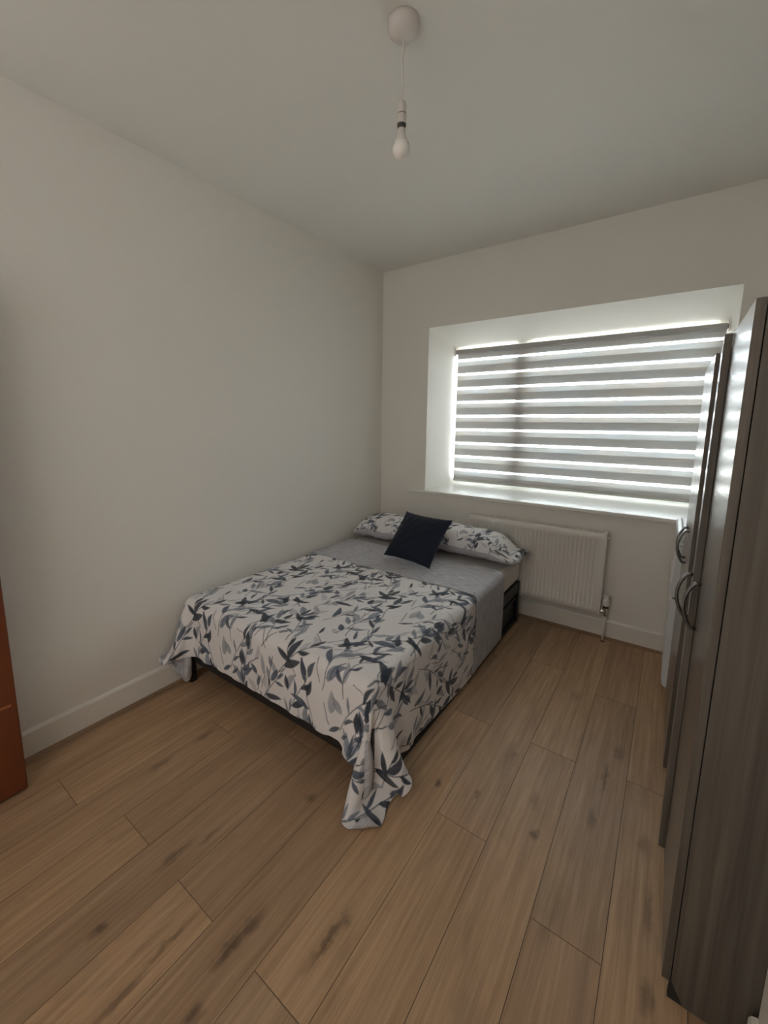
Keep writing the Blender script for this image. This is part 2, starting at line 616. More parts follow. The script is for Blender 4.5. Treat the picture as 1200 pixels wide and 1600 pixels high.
# ------------------------------------------------------------------ day and night blind
def blind_fabric():
    m, t, b = nodes('zebra_blind_fabric')
    t.nodes.remove(b)
    tc = N(t, 'TexCoord')
    sp = N(t, 'SeparateXYZ')
    L(t, tc.outputs['Object'], sp.inputs[0])
    # phase 0 = top of the open gap, runs downwards
    ph = N(t, 'Math', operation='MULTIPLY_ADD')
    L(t, sp.outputs['Z'], ph.inputs[0])
    ph.inputs[1].default_value = -1 / 0.1262
    ph.inputs[2].default_value = 2.048 / 0.1262 + 20
    fr = N(t, 'Math', operation='FRACT')
    L(t, ph.outputs[0], fr.inputs[0])
    streak = noise(t, coords(t, (2.2, 1, 160)), 1.0, 3, 0.6)
    blot = noise(t, coords(t, (3, 1, 14)), 1.0, 3, 0.6)
    # open share: both layers sheer / one sheer / both dense
    opn = ramp(t, fr.outputs[0], [(0.0, 0.50), (0.13, 0.55), (0.15, 0.0), (0.93, 0.0), (0.95, 0.02), (0.99, 0.05), (1.0, 0.50)])
    den = ramp(t, fr.outputs[0], [(0.0, 0.95), (0.14, 0.95), (0.16, 0.24), (0.46, 0.22), (0.485, 0.10), (0.90, 0.105), (0.97, 0.18)])
    col = mixc(t, ramp(t, blot, [(0.35, 0.0), (0.7, 1.0)]), (0.80, 0.85, 0.88), (0.84, 0.81, 0.78))
    trc = mixc(t, 1.0, col, den, 'MULTIPLY')
    trc = mixc(t, 1.0, trc, ramp(t, streak, [(0.3, 0.88), (0.7, 1.08)]), 'MULTIPLY')
    tl = N(t, 'BsdfTranslucent')
    L(t, trc, tl.inputs[0])
    df = N(t, 'BsdfDiffuse')
    dcol = mixc(t, 1.0, (0.40, 0.38, 0.36), ramp(t, fr.outputs[0], [(0.0, 0.7), (0.14, 0.7), (0.15, 1.0), (1.0, 1.0)]), 'MULTIPLY')
    L(t, dcol, df.inputs[0])
    ad = N(t, 'AddShader')
    L(t, tl.outputs[0], ad.inputs[0])
    L(t, df.outputs[0], ad.inputs[1])
    tp = N(t, 'BsdfTransparent')
    tp.inputs[0].default_value = (0.97, 0.97, 0.97, 1)
    mx = N(t, 'MixShader')
    L(t, opn, mx.inputs[0])
    L(t, ad.outputs[0], mx.inputs[1])
    L(t, tp.outputs[0], mx.inputs[2])
    L(t, mx.outputs[0], t.nodes['Material Output'].inputs[0])
    return m


BY = 3.700
BX0, BX1 = 0.481, 2.380
rb = thing('roller_blind', 'grey and white striped day and night roller blind hanging over the window', 'blind', (1.43, BY, 0.90))


def child(name, bm, m, parent, smooth=False):
    """mesh given in world space, parented to an unrotated thing"""
    o = obj(name, bm, m, parent, smooth)
    p = parent
    off = Vector((0, 0, 0))
    while p is not None:
        off -= p.location
        p = p.parent
    me = o.data
    me.transform(Matrix.Translation(off))
    return o


fab = obj('fabric', bx(BX0, BX1, BY - 0.0006, BY + 0.0006, 0.94, 2.10), blind_fabric(), rb)
fab.location = (-1.43, -BY, -0.90)
child('head_rail', bx(BX0 - .008, BX1 + .006, BY - 0.036, BY + 0.014, 2.092, 2.134, 0.010, 3),
      plain('blind_rail', (0.34, 0.335, 0.33), 0.4), rb)
child('bottom_bar', bx(BX0, BX1, BY - 0.009, BY + 0.009, 0.918, 0.944, 0.006, 3),
      plain('blind_bar', (0.50, 0.49, 0.46), 0.4), rb)
for xx in (BX0 - .014, BX1 + .007):
    child('end_bracket', bx(xx, xx + .006, BY - .040, BY + .018, 2.082, 2.149), M_WHITE, rb)
bm = bmesh.new()
for k in range(96):
    bmesh.ops.create_icosphere(bm, subdivisions=1, radius=0.0022,
                               matrix=Matrix.Translation((BX1 + 0.010, BY - 0.040, 2.11 - k * 0.011)))
child('pull_chain', bm, M_WHITE, rb, True)

# ------------------------------------------------------------------ radiator
RX0, RX1, RZ0, RZ1 = 0.906, 1.873, 0.189, 0.758
RF = D - 0.100
rad = thing('radiator', 'white ribbed panel radiator under the window', 'radiator', (1.39, RF, 0.0))
# pressed front panel
nx = 33
prof = []
xs = RX0 + 0.045
pitch = (RX1 - RX0 - 0.09) / nx
xsamp, ribs = [RX0 + 0.006], [0.0]
for i in range(nx):
    xa = xs + i * pitch
    for fx, d in ((0.12, 0.0), (0.30, 0.014), (0.70, 0.014), (0.88, 0.0)):
        xsamp.append(xa + fx * pitch)
        ribs.append(d)
xsamp.append(RX1 - 0.006)
ribs.append(0.0)
zs = [RZ0, RZ0 + 0.004, RZ0 + 0.045, RZ0 + 0.058, RZ1 - 0.058, RZ1 - 0.045, RZ1 - 0.010, RZ1 - 0.002]
zf = [0, 0, 0, 1, 1, 0, 0, 0]
zo = [0.010, 0.0, 0, 0, 0, 0, 0, 0.008]
bm = bmesh.new()
grid = [[bm.verts.new((x, RF + zo[j] + r * zf[j], z)) for x, r in zip(xsamp, ribs)] for j, z in enumerate(zs)]
back = [[bm.verts.new((x, RF + 0.016, z)) for x in xsamp] for z in (RZ0, RZ1 - 0.002)]
for j in range(len(zs) - 1):
    for i in range(len(xsamp) - 1):
        bm.faces.new((grid[j][i], grid[j][i + 1], grid[j + 1][i + 1], grid[j + 1][i]))
child('front_panel', bm, M_RAD, rad, True)
child('back_panel', bx(RX0 + .01, RX1 - .01, D - .045, D - .030, RZ0, RZ1 - .004, .004), M_RAD, rad)
bm = bmesh.new()
for i in range(60):
    xa = RX0 + .03 + i * (RX1 - RX0 - .06) / 60
    box(bm, xa, xa + .002, RF + .017, D - .046, RZ0 + .05, RZ1 - .03)
child('convector_fins', bm, M_RAD, rad)
for xx in (RX0, RX1 - .012):
    child('side_cover', bx(xx, xx + .012, RF - .002, D - .028, RZ0 + .002, RZ1 + .004, .004), M_RAD, rad)
bm = bmesh.new()
gx0, gx1, gy0, gy1 = RX0 + .012, RX1 - .012, RF + .006, D - .030
box(bm, gx0, gx1, gy0, gy0 + .006, RZ1 - .004, RZ1 + .002)
box(bm, gx0, gx1, gy1 - .006, gy1, RZ1 - .004, RZ1 + .002)
box(bm, gx0, gx1, (gy0 + gy1) / 2 - .003, (gy0 + gy1) / 2 + .003, RZ1 - .004, RZ1 + .002)
ng = 62
for i in range(ng + 1):
    xa = gx0 + i * (gx1 - gx0) / ng
    box(bm, xa - .0035, xa + .0035, gy0 + .005, gy1 - .005, RZ1 - .004, RZ1 + .001)
child('top_grille', bm, M_RAD, rad)
VX, VY = 1.902, D - 0.070
v = child('bleed_plug', tube(bmesh.new(), [(RX1 + .001, VY, RZ1 - .035), (RX1 + .014, VY, RZ1 - .035)], .009, 12), M_WHITE, rad)
bm = bmesh.new()
tube(bm, [(RX1 + .001, VY, .216), (VX, VY, .216)], .008, 12)
tube(bm, [(RX1 + .004, VY, .216), (RX1 + .013, VY, .216)], .013, 6)
lathe(bm, [(.010, .182), (.014, .186), (.014, .200), (.011, .202), (.011, .228), (.0135, .230), (.0135, .246)], VX, VY, 16)
val = child('valve_body', bm, M_CHROME, rad, False)
child('collar', lathe(bmesh.new(), [(.0165, .242), (.0165, .256)], VX, VY, 20), M_DARK, val)
child('thermostat_head', lathe(bmesh.new(), [(.016, .256), (.021, .262), (.021, .300), (.019, .304), (.019, .325), (.016, .329)], VX, VY, 24),
      M_WHITE, val, False)
pp = child('supply_pipe', lathe(bmesh.new(), [(.0075, .001), (.0075, .184)], VX, VY, 16), M_TRIM, rad, True)
child('pipe_collar', lathe(bmesh.new(), [(.014, .0006), (.014, .005), (.009, .009)], VX, VY, 20), plain('pipe_rose', (.16, .09, .05), .5), pp)

# ------------------------------------------------------------------ wardrobes
WH = 1.733


def wardrobe(name, label, y0, y1, front, ajar, hinge_first=0.0):
    """front = x of the closed door faces; doors 18 mm"""
    w = thing(name, label, 'wardrobe', (2.53, (y0 + y1) / 2, 0), 'taupe wood effect wardrobes')
    cx0, cx1 = front + 0.020, XR - 0.012
    for ya, yb in ((y0, y0 + .018), (y1 - .018, y1)):
        bm = bmesh.new()
        prism(bm, [(cx0, 0.056), (cx0 + .030, 0.001), (cx1, 0.001), (cx1, WH), (cx0, WH)], 'y', ya, yb)
        child('side_panel', bm, M_WARD, w)
    bm = bmesh.new()
    box(bm, cx0, cx1, y0 + .018, y1 - .018, WH - .018, WH - .0005)
    child('top_panel', bm, M_WARD, w)
    child('bottom_panel', bx(cx0, cx1, y0 + .018, y1 - .018, .060, .078), M_WARD, w)
    child('back_panel', bx(cx1 - .006, cx1 - .001, y0 + .018, y1 - .018, .078, WH - .018), M_WARD, w)
    child('plinth', bx(cx0 + .004, cx0 + .020, y0 + .018, y1 - .018, .001, .060), M_DARK, w)
    child('foot', prism(bmesh.new(), [(cx0 - .002, .060), (cx0 - .004, .002), (cx0 + .034, .0005), (cx0 + .030, .004)], 'y', y0 + .001, y0 + .016), M_DARK, w)
    mid = (y0 + y1) / 2
    for i, (ya, yb) in enumerate(((y0, mid - .0015), (mid + .0015, y1))):
        bm = bmesh.new()
        box(bm, 0, 0.018, 0, yb - ya, 0.052, WH - .002, 0.0012, 1)
        hy = ya if i == 0 else yb
        s = 1 if i == 0 else -1
        bm2 = bmesh.new()
        box(bm2, -0.018, 0, 0 if i == 0 else -(yb - ya), (yb - ya) if i == 0 else 0, 0.052, WH - .002, 0.0012, 1)
        bm.free()
        d = obj('door', bm2, [M_WDOOR, M_WARD], w)
        for p_ in d.data.polygons:
            p_.material_index = 0 if p_.normal.x < -0.9 else 1
        d.location = (front + .018 - 2.53, hy - (y0 + y1) / 2, 0)
        d.rotation_euler = (0, 0, s * math.radians(ajar[i]))
        hyy = s * (yb - ya - .042)
        bm = bmesh.new()
        zc, hl, st = .940, .070, .026
        pts = []
        for k in range(13):
            a = -1 + 2 * k / 12
            pts.append((-.018 - .010 - st * (1 - abs(a) ** 2.0 * .85), hyy, zc + a * hl))
        pts = [(-.0185, hyy, zc - hl), ] + pts + [(-.0185, hyy, zc + hl)]
        tube(bm, pts, .0052, 8, 1.25)
        obj('handle', bm, M_STEEL, d, True)
    return w


wardrobe('wardrobe', 'tall taupe wood effect two-door wardrobe nearest the camera, side panel in view', 1.166, 1.975, 2.272, (0.0, 2.6))
wardrobe('wardrobe', 'taupe wood effect two-door wardrobe between the nearer wardrobe and the small white fridge', 1.982, 2.625, 2.259, (0.0, 0.0))

# ------------------------------------------------------------------ fridge freezer
FR = thing('fridge', 'small white fridge freezer in the corner beyond the wardrobes', 'fridge', (2.52, 2.88, 0))
M_FR = plain('fridge_white', (0.72, 0.74, 0.76), 0.28, var=0.01)
M_FRG = plain('door_seal_dark', (0.10, 0.10, 0.11), 0.6)
fy0, fy1 = 2.645, 3.095
child('body', bx(2.292, 2.76, fy0, fy1, 0.04, 0.868, 0.006), M_FR, FR)
child('worktop', bx(2.250, 2.76, fy0 - .002, fy1 + .002, 0.872, 0.918, 0.012, 3), M_FR, FR)
bm = bmesh.new()
prism(bm, [(2.290, .852), (2.240, .852), (2.229, .872), (2.226, .892), (2.232, .910), (2.246, .920), (2.251, .918), (2.251, .870), (2.290, .866)], 'y', fy0 - .001, fy1)
child('control_trim', bm, M_FR, FR)
sl = child('door_seal', bx(2.282, 2.293, fy0 + .004, fy1 - .004, 0.05, 0.848), M_FRG, FR)
bm = bmesh.new()
prism(bm, [(2.283, .846), (2.236, .846), (2.234, .70), (2.231, .66), (2.225, .635), (2.224, .600), (2.230, .578), (2.242, .566), (2.283, .566)], 'y', fy0, fy1)
fd = child('freezer_door', bm, M_FR, FR)
child('handle_recess', bx(2.243, 2.281, fy0 - .0008, fy1 + .0005, .560, .5645), M_FRG, fd)
bm = bmesh.new()
prism(bm, [(2.283, .556), (2.238, .556), (2.233, .545), (2.233, .10), (2.237, .066), (2.246, .052), (2.283, .046)], 'y', fy0, fy1)
child('fridge_door', bm, M_FR, FR)
for yy in (fy0 + .04, fy1 - .04):
    child('foot', lathe(bmesh.new(), [(.018, .0005), (.018, .012), (.010, .014), (.010, .041)], 2.32, yy, 16), M_DARK, FR)
for yy in (fy0 + .04, fy1 - .04):
    child('foot', lathe(bmesh.new(), [(.018, .0005), (.018, .012), (.010, .014), (.010, .041)], 2.72, yy, 16), M_DARK, FR)

# ------------------------------------------------------------------ open door, left
bm = bmesh.new()
dx = 0.200
box(bm, dx - .040, dx, -0.44, 0.382, 0.012, 1.99, 0.007, 3)
d1 = struct('door_1', bm, M_DOORW)
bm = bmesh.new()
box(bm, dx - .001, dx + .0015, -0.43, 0.362, .384, .394)
obj('groove', bm, plain('door_line', (.34, .12, .05), .5), d1)
bm = bmesh.new()
tube(bm, [(dx, .32, 1.02), (dx + .045, .32, 1.02), (dx + .05, .30, 1.02), (dx + .05, .21, 1.02)], .008, 10)
obj('door_handle', bm, M_CHROME, d1, True)

# ------------------------------------------------------------------ pendant lamp
PX, PY = 1.337, 1.305
pl = thing('pendant_light', 'white ceiling pendant with a bare unlit bulb on a short cord', 'lamp', (PX, PY, H))
child('ceiling_rose', lathe(bmesh.new(), [(.050, H - .0005), (.051, H - .010), (.050, H - .022), (.045, H - .034), (.034, H - .044), (.020, H - .049), (.008, H - .051), (.006, H - .060)],
                            PX, PY, 40), plain('shaded_white_plastic', (.64, .60, .57), .4), pl, True)  # white plastic coloured darker, standing for the shade on the rose
M_CORD = plain('pendant_cord', (0.62, 0.58, 0.54), 0.6)
bm = bmesh.new()
pts = [(PX + .0015 * math.sin(k * .9), PY, H - .055 - k * (H - .055 - 2.516) / 14) for k in range(15)]
tube(bm, pts, .0034, 8)
child('cord', bm, M_CORD, pl, True)
bh = child('bulb_holder', lathe(bmesh.new(), [(.006, 2.524), (.012, 2.520), (.0145, 2.512), (.0145, 2.488), (.0135, 2.486), (.0135, 2.484), (.0155, 2.483), (.0160, 2.460), (.0168, 2.459), (.0168, 2.455), (.012, 2.455)],
                                PX, PY, 28), plain('holder_plastic', (.62, .58, .55), .35), pl, False)
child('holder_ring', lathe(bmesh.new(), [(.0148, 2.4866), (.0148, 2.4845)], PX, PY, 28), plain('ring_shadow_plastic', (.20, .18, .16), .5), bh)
blb = child('light_bulb', lathe(bmesh.new(), [(.0115, 2.4428), (.0130, 2.440), (.0135, 2.428), (.0175, 2.412), (.0235, 2.402), (.0245, 2.400)], PX, PY, 32),
            plain('bulb_base', (.66, .63, .60), .35), pl, True)
child('bulb_cap', lathe(bmesh.new(), [(.0140, 2.4548), (.0145, 2.4500), (.0125, 2.4425)], PX, PY, 20), plain('dark_cap', (.05, .045, .04), .4), blb)
gprof = [(.0245, 2.3995)]
for k in range(1, 15):
    a = math.radians(14 + (90 - 14 + 0) * 0)
gprof = []
rb_, zc = .0300, 2.378
for k in range(0, 17):
    a = math.radians(44 - k * (44 + 89.5) / 16)
    gprof.append((rb_ * math.cos(a), zc + rb_ * math.sin(a)))
gprof[0] = (.0246, 2.3995)
child('globe', lathe(bmesh.new(), gprof, PX, PY, 36), plain('opal_bulb', (.80, .78, .75), .12, spec=.6), blb, True)

# ------------------------------------------------------------------ bed: frame and mattress
BX_0, BX_1, BY_0, BY_1 = 0.045, 1.345, 1.157, 3.040
bed = thing('bed', 'low black bed frame under the double mattress, posts down to the oak floor', 'bed', (0.70, 2.1, 0))
pw = 0.036
for (xa, ya) in ((BX_0, BY_0), (BX_1 - pw, BY_0), (BX_0, BY_1 - pw), (BX_1 - pw, BY_1 - pw), (BX_1 - pw, 2.10), (BX_0, 2.10)):
    child('leg', bx(xa, xa + pw, ya, ya + pw, .0005, .318, .003), M_BLACK, bed)
i = .002
for xa in (BX_0 + i, BX_1 - i - .03):
    child('side_rail', bx(xa, xa + .030, BY_0 + pw, 2.10, .235, .318, .003), M_BLACK, bed)
    child('side_rail', bx(xa, xa + .030, 2.10 + pw, BY_1 - pw, .235, .318, .003), M_BLACK, bed)
child('side_panel', bx(BX_1 - .026, BX_1 - .010, BY_0 + pw, 2.10, .002, .234), M_BLACK, bed)
child('foot_panel', bx(BX_0 + pw + .0005, BX_1 - pw - .0005, BY_0 + i, BY_0 + .025, .145, .318, .003), M_BLACK, bed)
child('head_rail', bx(BX_0 + pw + .0005, BX_1 - pw - .0005, BY_1 - .03, BY_1 - i, .15, .318, .003), M_BLACK, bed)
child('lower_rail', bx(BX_1 - .028, BX_1 - .004, 2.10 + pw, BY_1 - pw, .004, .034, .003), M_BLACK, bed)
child('side_panel', bx(BX_1 - .040, BX_1 - .029, 2.10 + pw, BY_1 - pw, .002, .234), plain('underbed_shade_grey', (0.045, 0.05, 0.058), 0.5), bed)  # added grey sheet across the opening, standing for the dim space under the bed
child('middle_bar', bx(BX_1 - .026, BX_1 - .010, 2.10 + pw, BY_1 - pw, .185, .205, .002), M_BLACK, bed)
child('centre_beam', bx(.68, .71, BY_0 + .026, BY_1 - .031, .25, .300), M_BLACK, bed)
for k in range(12):
    ys = BY_0 + .07 + k * .155
    child('slat', bx(BX_0 + .034, BX_1 - .034, ys, ys + .06, .3005, .316), M_BLACK, bed)

bm = bmesh.new()
box(bm, BX_0 + .004, BX_1 - .004, BY_0 + .004, BY_1 - .004, .3200, .494, .040, 5)
tag(obj('mattress', bm, M_MATT, None, True), 'white double mattress on the black bed frame, side bare by the radiator', 'mattress')


# ------------------------------------------------------------------ cloth: a small position based solver
def smin_box(P, lo, hi, rad):
    c = (lo + hi) / 2
    h = (hi - lo) / 2 - rad
    q = P - c
    cl = np.clip(q, -h, h)
    dv = q - cl
    dist = np.linalg.norm(dv, axis=-1)
    inside = dist < 1e-9
    nrm = dv / np.maximum(dist, 1e-9)[..., None]
    sd = dist - rad
    # inside the core: leave through the nearest of top / right / front faces
    if inside.any():
        pen = np.stack([h[0] - q[..., 0], h[1] + q[..., 1], h[2] - q[..., 2]], -1)
        k = np.argmin(pen, -1)
        ax = np.array([[1, 0, 0], [0, -1, 0], [0, 0, 1.0]])
        nrm = np.where(inside[..., None], ax[k], nrm)
        sd = np.where(inside, -(np.min(pen, -1) + rad), sd)
    return sd, nrm


def drape(P, fixed, du, dv, lo, hi, rad, thick, steps=170, iters=14, stiff=0.25, floor=0.006, wall=0.020, pins=()):
    P = P.astype(np.float64)
    V = np.zeros_like(P)
    w = np.where(fixed, 0.0, 1.0)
    start = [P[i, j].copy() for i, j, _ in pins]
    for i, j, _ in pins:
        w[i, j] = 0.0
    dt = 1 / 60

    def cons(di, dj, rest, k):
        nu, nv = P.shape[:2]
        out = []
        si = 2 if di or dj else 1
        for par in range(2):
            if di and not dj:
                a = (slice(par * di, nu - di), slice(None))
                idx = np.arange(0, nu - di)
                idx = idx[(idx // di) % 2 == par]
                out.append((idx, None))
            else:
                idx = np.arange(0, nv - abs(dj))
                idx = idx[(idx // abs(dj)) % 2 == par]
                out.append((None, idx))
        return out

    def relax(di, dj, rest, k):
        nu, nv = P.shape[:2]
        for A_i, A_j in cons(di, dj, rest, k):
            if A_j is None:
                i = A_i
                if dj:
                    pass
                a = P[i]
                b = P[i + di]
                wa, wb = w[i], w[i + di]
                d = b - a
                ln = np.linalg.norm(d, axis=-1)
                ws = wa + wb
                s = np.where(ws > 0, k * (ln - rest) / np.maximum(ln, 1e-9) / np.maximum(ws, 1e-9), 0)[..., None]
                P[i] = a + d * s * wa[..., None]
                P[i + di] = b - d * s * wb[..., None]
            else:
                j = A_j
                if di == 0:
                    sl_a, sl_b = slice(None), slice(None)
                elif di > 0:
                    sl_a, sl_b = slice(0, nu - di), slice(di, nu)
                else:
                    sl_a, sl_b = slice(-di, nu), slice(0, nu + di)
                a = P[sl_a][:, j]
                b = P[sl_b][:, j + dj]
                wa, wb = w[sl_a][:, j], w[sl_b][:, j + dj]
                d = b - a
                ln = np.linalg.norm(d, axis=-1)
                ws = wa + wb
                s = np.where(ws > 0, k * (ln - rest) / np.maximum(ln, 1e-9) / np.maximum(ws, 1e-9), 0)[..., None]
                P[sl_a, j] = a + d * s * wa[..., None]
                P[sl_b, j + dj] = b - d * s * wb[..., None]
    dg = math.hypot(du, dv)
    for st in range(steps):
        old = P.copy()
        for (i, j, tg), s0 in zip(pins, start):
            f = min(1.0, (st + 1) / 80)
            f = f * f * (3 - 2 * f)
            P[i, j] = s0 + (np.array(tg) - s0) * f
        V[..., 2] -= 9.8 * dt
        P += V * dt * w[..., None]
        for it in range(iters):
            relax(1, 0, du, 1.0)
            relax(0, 1, dv, 1.0)
            relax(1, 1, dg, 0.35)
            relax(-1, 1, dg, 0.35)
            relax(4, 0, du * 4, stiff)
            relax(0, 4, dv * 4, stiff)
            if it % 2 or it == iters - 1:
                sd, n = smin_box(P, lo, hi, rad)
                pen = np.maximum(thick - sd, 0) * w
                P += n * pen[..., None]
                # friction
                hit = (pen > 0)[..., None]
                mv = P - old
                tan = mv - n * (mv * n).sum(-1, keepdims=True)
                P -= np.where(hit, tan * 0.25, 0)
                P[..., 2] = np.maximum(P[..., 2], floor)
                P[..., 0] = np.where(w > 0, np.maximum(P[..., 0], wall), P[..., 0])
        V = (P - old) / dt * 0.965
        sp = np.linalg.norm(V, axis=-1, keepdims=True)
        V *= np.minimum(1, 2.5 / np.maximum(sp, 1e-9))
    return P


def bspl(P, k, axis):
    """smooth upsampling (Catmull-Rom) along axis by integer k"""
    P = np.moveaxis(P, axis, 0)
    n = P.shape[0]
    ext = np.concatenate([2 * P[:1] - P[1:2], P, 2 * P[-1:] - P[-2:-1]])
    tt = np.arange((n - 1) * k + 1) / k
    i = np.minimum(tt.astype(int), n - 2)
    f = (tt - i).reshape((-1,) + (1,) * (P.ndim - 1))
    p0, p1, p2, p3 = ext[i], ext[i + 1], ext[i + 2], ext[i + 3]
    r = 0.5 * (2 * p1 + (p2 - p0) * f + (2 * p0 - 5 * p1 + 4 * p2 - p3) * f ** 2 + (3 * p1 - p0 - 3 * p2 + p3) * f ** 3)
    return np.moveaxis(r, 0, axis)


def smooth_noise(U, Vv, seed, comps):
    r = np.random.RandomState(seed)
    z = np.zeros_like(U)
    for lam, amp, cnt in comps:
        for _ in range(cnt):
            a = r.rand() * 6.283
            k = 6.283 / (lam * (0.7 + 0.6 * r.rand()))
            z += amp / math.sqrt(cnt) * np.sin(k * (U * math.cos(a) + Vv * math.sin(a)) + r.rand() * 6.283
                                               + 1.3 * np.sin(k * .37 * (U * math.sin(a) - Vv * math.cos(a)) + r.rand() * 6))
    return z


# ---- leaf pattern, drawn numerically into a repeating tile
TILE, TR = 0.62, 0.0016
TN = int(round(TILE / TR))


def leaf_tile():
    rs = random.Random(21)
    img = np.empty((TN, TN, 3))
    img[:] = (0.80, 0.785, 0.80)
    NAVY, SLATE, GREY, PALE = (0.014, 0.022, 0.040), (0.055, 0.072, 0.110), (0.19, 0.21, 0.275), (0.46, 0.455, 0.52)

    def stamp(cx, cy, R, fn):
        r = int(R / TR) + 2
        ix, iy = int(cx / TR), int(cy / TR)
        I = np.arange(ix - r, ix + r + 1)
        J = np.arange(iy - r, iy + r + 1)
        X = (I * TR - cx)[:, None]
        Y = (J * TR - cy)[None, :]
        al, col = fn(X, Y)
        I, J = I % TN, J % TN
        g = np.ix_(I, J)
        img[g] = img[g] * (1 - al[..., None]) + col * al[..., None]

    def leaf(cx, cy, ang, ln, wd, col, alpha=0.95, bend=0.0):
        ca, sa = math.cos(ang), math.sin(ang)
        ph = rs.random() * 6

        def fn(X, Y):
            u = (X * ca + Y * sa) / ln + 0.5
            v = (-X * sa + Y * ca)
            uu = np.clip(u, 0, 1)
            v = v - bend * ln * (uu - .5) ** 2 * 4
            half = wd / 2 * np.power(np.sin(math.pi * np.power(uu, 0.80)), 0.85)
            d = half - np.abs(v)
            a = np.clip(d / 0.0016 + 0.4, 0, 1) * (u > 0) * (u < 1)
            # watercolour wash: darker rim and one darker side
            side = np.clip(0.5 + v / (wd + 1e-6), 0, 1)
            wash = 0.35 * side + 0.35 * (0.5 + 0.5 * np.sin(uu * 5 + ph)) + 0.18 * (0.5 + 0.5 * np.sin(u * 19 + v * 300 + ph))
            c0 = np.array(col)[None, None]
            c1 = np.minimum(np.array(col) * 2.3 + 0.07, 0.6)[None, None]
            c = c0 + (c1 - c0) * np.clip(wash * 1.4 - .25, 0, 1)[..., None] * 0.48
            return a * alpha, c
        stamp(cx, cy, ln * .6 + wd, fn)

    def stem(pts, wd, col):
        for (x0, y0), (x1, y1) in zip(pts, pts[1:]):
            dl = math.hypot(x1 - x0, y1 - y0)

            def fn(X, Y):
                mx_, my_ = (x1 - x0) / 2, (y1 - y0) / 2
                dx_, dy_ = (x1 - x0) / dl, (y1 - y0) / dl
                s = np.clip(X * dx_ + Y * dy_, -dl / 2, dl / 2)
                d = np.hypot(X - s * dx_, Y - s * dy_)
                return np.clip((wd / 2 - d) / 0.0012 + .5, 0, 1) * .9, np.array(col)[None, None]
            stamp((x0 + x1) / 2, (y0 + y1) / 2, dl / 2 + wd + .003, fn)

    # pale petals behind
    for k in range(34):
        x, y = rs.random() * TILE, rs.random() * TILE
        leaf(x, y, math.pi / 2 + rs.uniform(-1.1, 1.1), rs.uniform(.055, .10), rs.uniform(.020, .036), PALE if rs.random() < .6 else GREY, .70, rs.uniform(-.15, .15))
    # sprigs on a jittered lattice
    nx_, ny_ = 5, 4
    for a in range(nx_):
        for b_ in range(ny_):
            x = (a + .5 * (b_ % 2) + rs.uniform(-.35, .35)) * TILE / nx_
            y = (b_ + rs.uniform(-.4, .4)) * TILE / ny_
            ang = math.pi / 2 + rs.choice((-1, 1)) * rs.uniform(.15, .65)
            cur = rs.uniform(-2.0, 2.0)
            pts = [(x, y)]
            n = rs.randint(6, 9)
            st = .024
            nd = []
            for k in range(n):
                ang += cur * st + rs.uniform(-.10, .10)
                x += math.cos(ang) * st
                y += math.sin(ang) * st
                pts.append((x, y))
                nd.append((x, y, ang))
            stem(pts, .0034, NAVY if rs.random() < .8 else SLATE)
            sd = rs.choice((-1, 1))
            for q, (lx, ly, la) in enumerate(nd):
                if q % 2 == 1 or q == len(nd) - 1:
                    sd = -sd
                    t_ = la + sd * rs.uniform(.35, .95) if q < len(nd) - 1 else la
                    ln = rs.uniform(.045, .100)
                    wd = ln * rs.uniform(.22, .36)
                    r_c = rs.random()
                    col = NAVY if r_c < .42 else SLATE if r_c < .70 else GREY
                    ox, oy = lx + math.cos(t_) * (ln / 2 + .004), ly + math.sin(t_) * (ln / 2 + .004)
                    leaf(ox, oy, t_, ln, wd, col, .95, rs.uniform(-.12, .12))
                    stem([(lx, ly), (lx + math.cos(t_) * .012, ly + math.sin(t_) * .012)], .003, col)
    for k in range(26):
        x, y = rs.random() * TILE, rs.random() * TILE
        a0 = math.pi / 2 + rs.uniform(-1.0, 1.0)
        pts = [(x, y)]
        for q in range(4):
            a0 += rs.uniform(-.25, .25)
            x += math.cos(a0) * .020
            y += math.sin(a0) * .020
            pts.append((x, y))
        stem(pts, rs.uniform(.0022, .0040), NAVY if k % 3 else SLATE)
    # loose leaves between
    for k in range(26):
        leaf(rs.random() * TILE, rs.random() * TILE, math.pi / 2 + rs.uniform(-1, 1), rs.uniform(.045, .08), rs.uniform(.012, .026),
             (NAVY, SLATE, GREY)[k % 3], .95)
    return img


LEAF = leaf_tile()


def sample_tile(U, Vv):
    x = (U / TR) % TN
    y = (Vv / TR) % TN
    i, j = np.floor(x).astype(int), np.floor(y).astype(int)
    fx, fy = (x - i)[..., None], (y - j)[..., None]
    i0, j0, i1, j1 = i % TN, j % TN, (i + 1) % TN, (j + 1) % TN
    return (LEAF[i0, j0] * (1 - fx) * (1 - fy) + LEAF[i1, j0] * fx * (1 - fy) + LEAF[i0, j1] * (1 - fx) * fy + LEAF[i1, j1] * fx * fy)


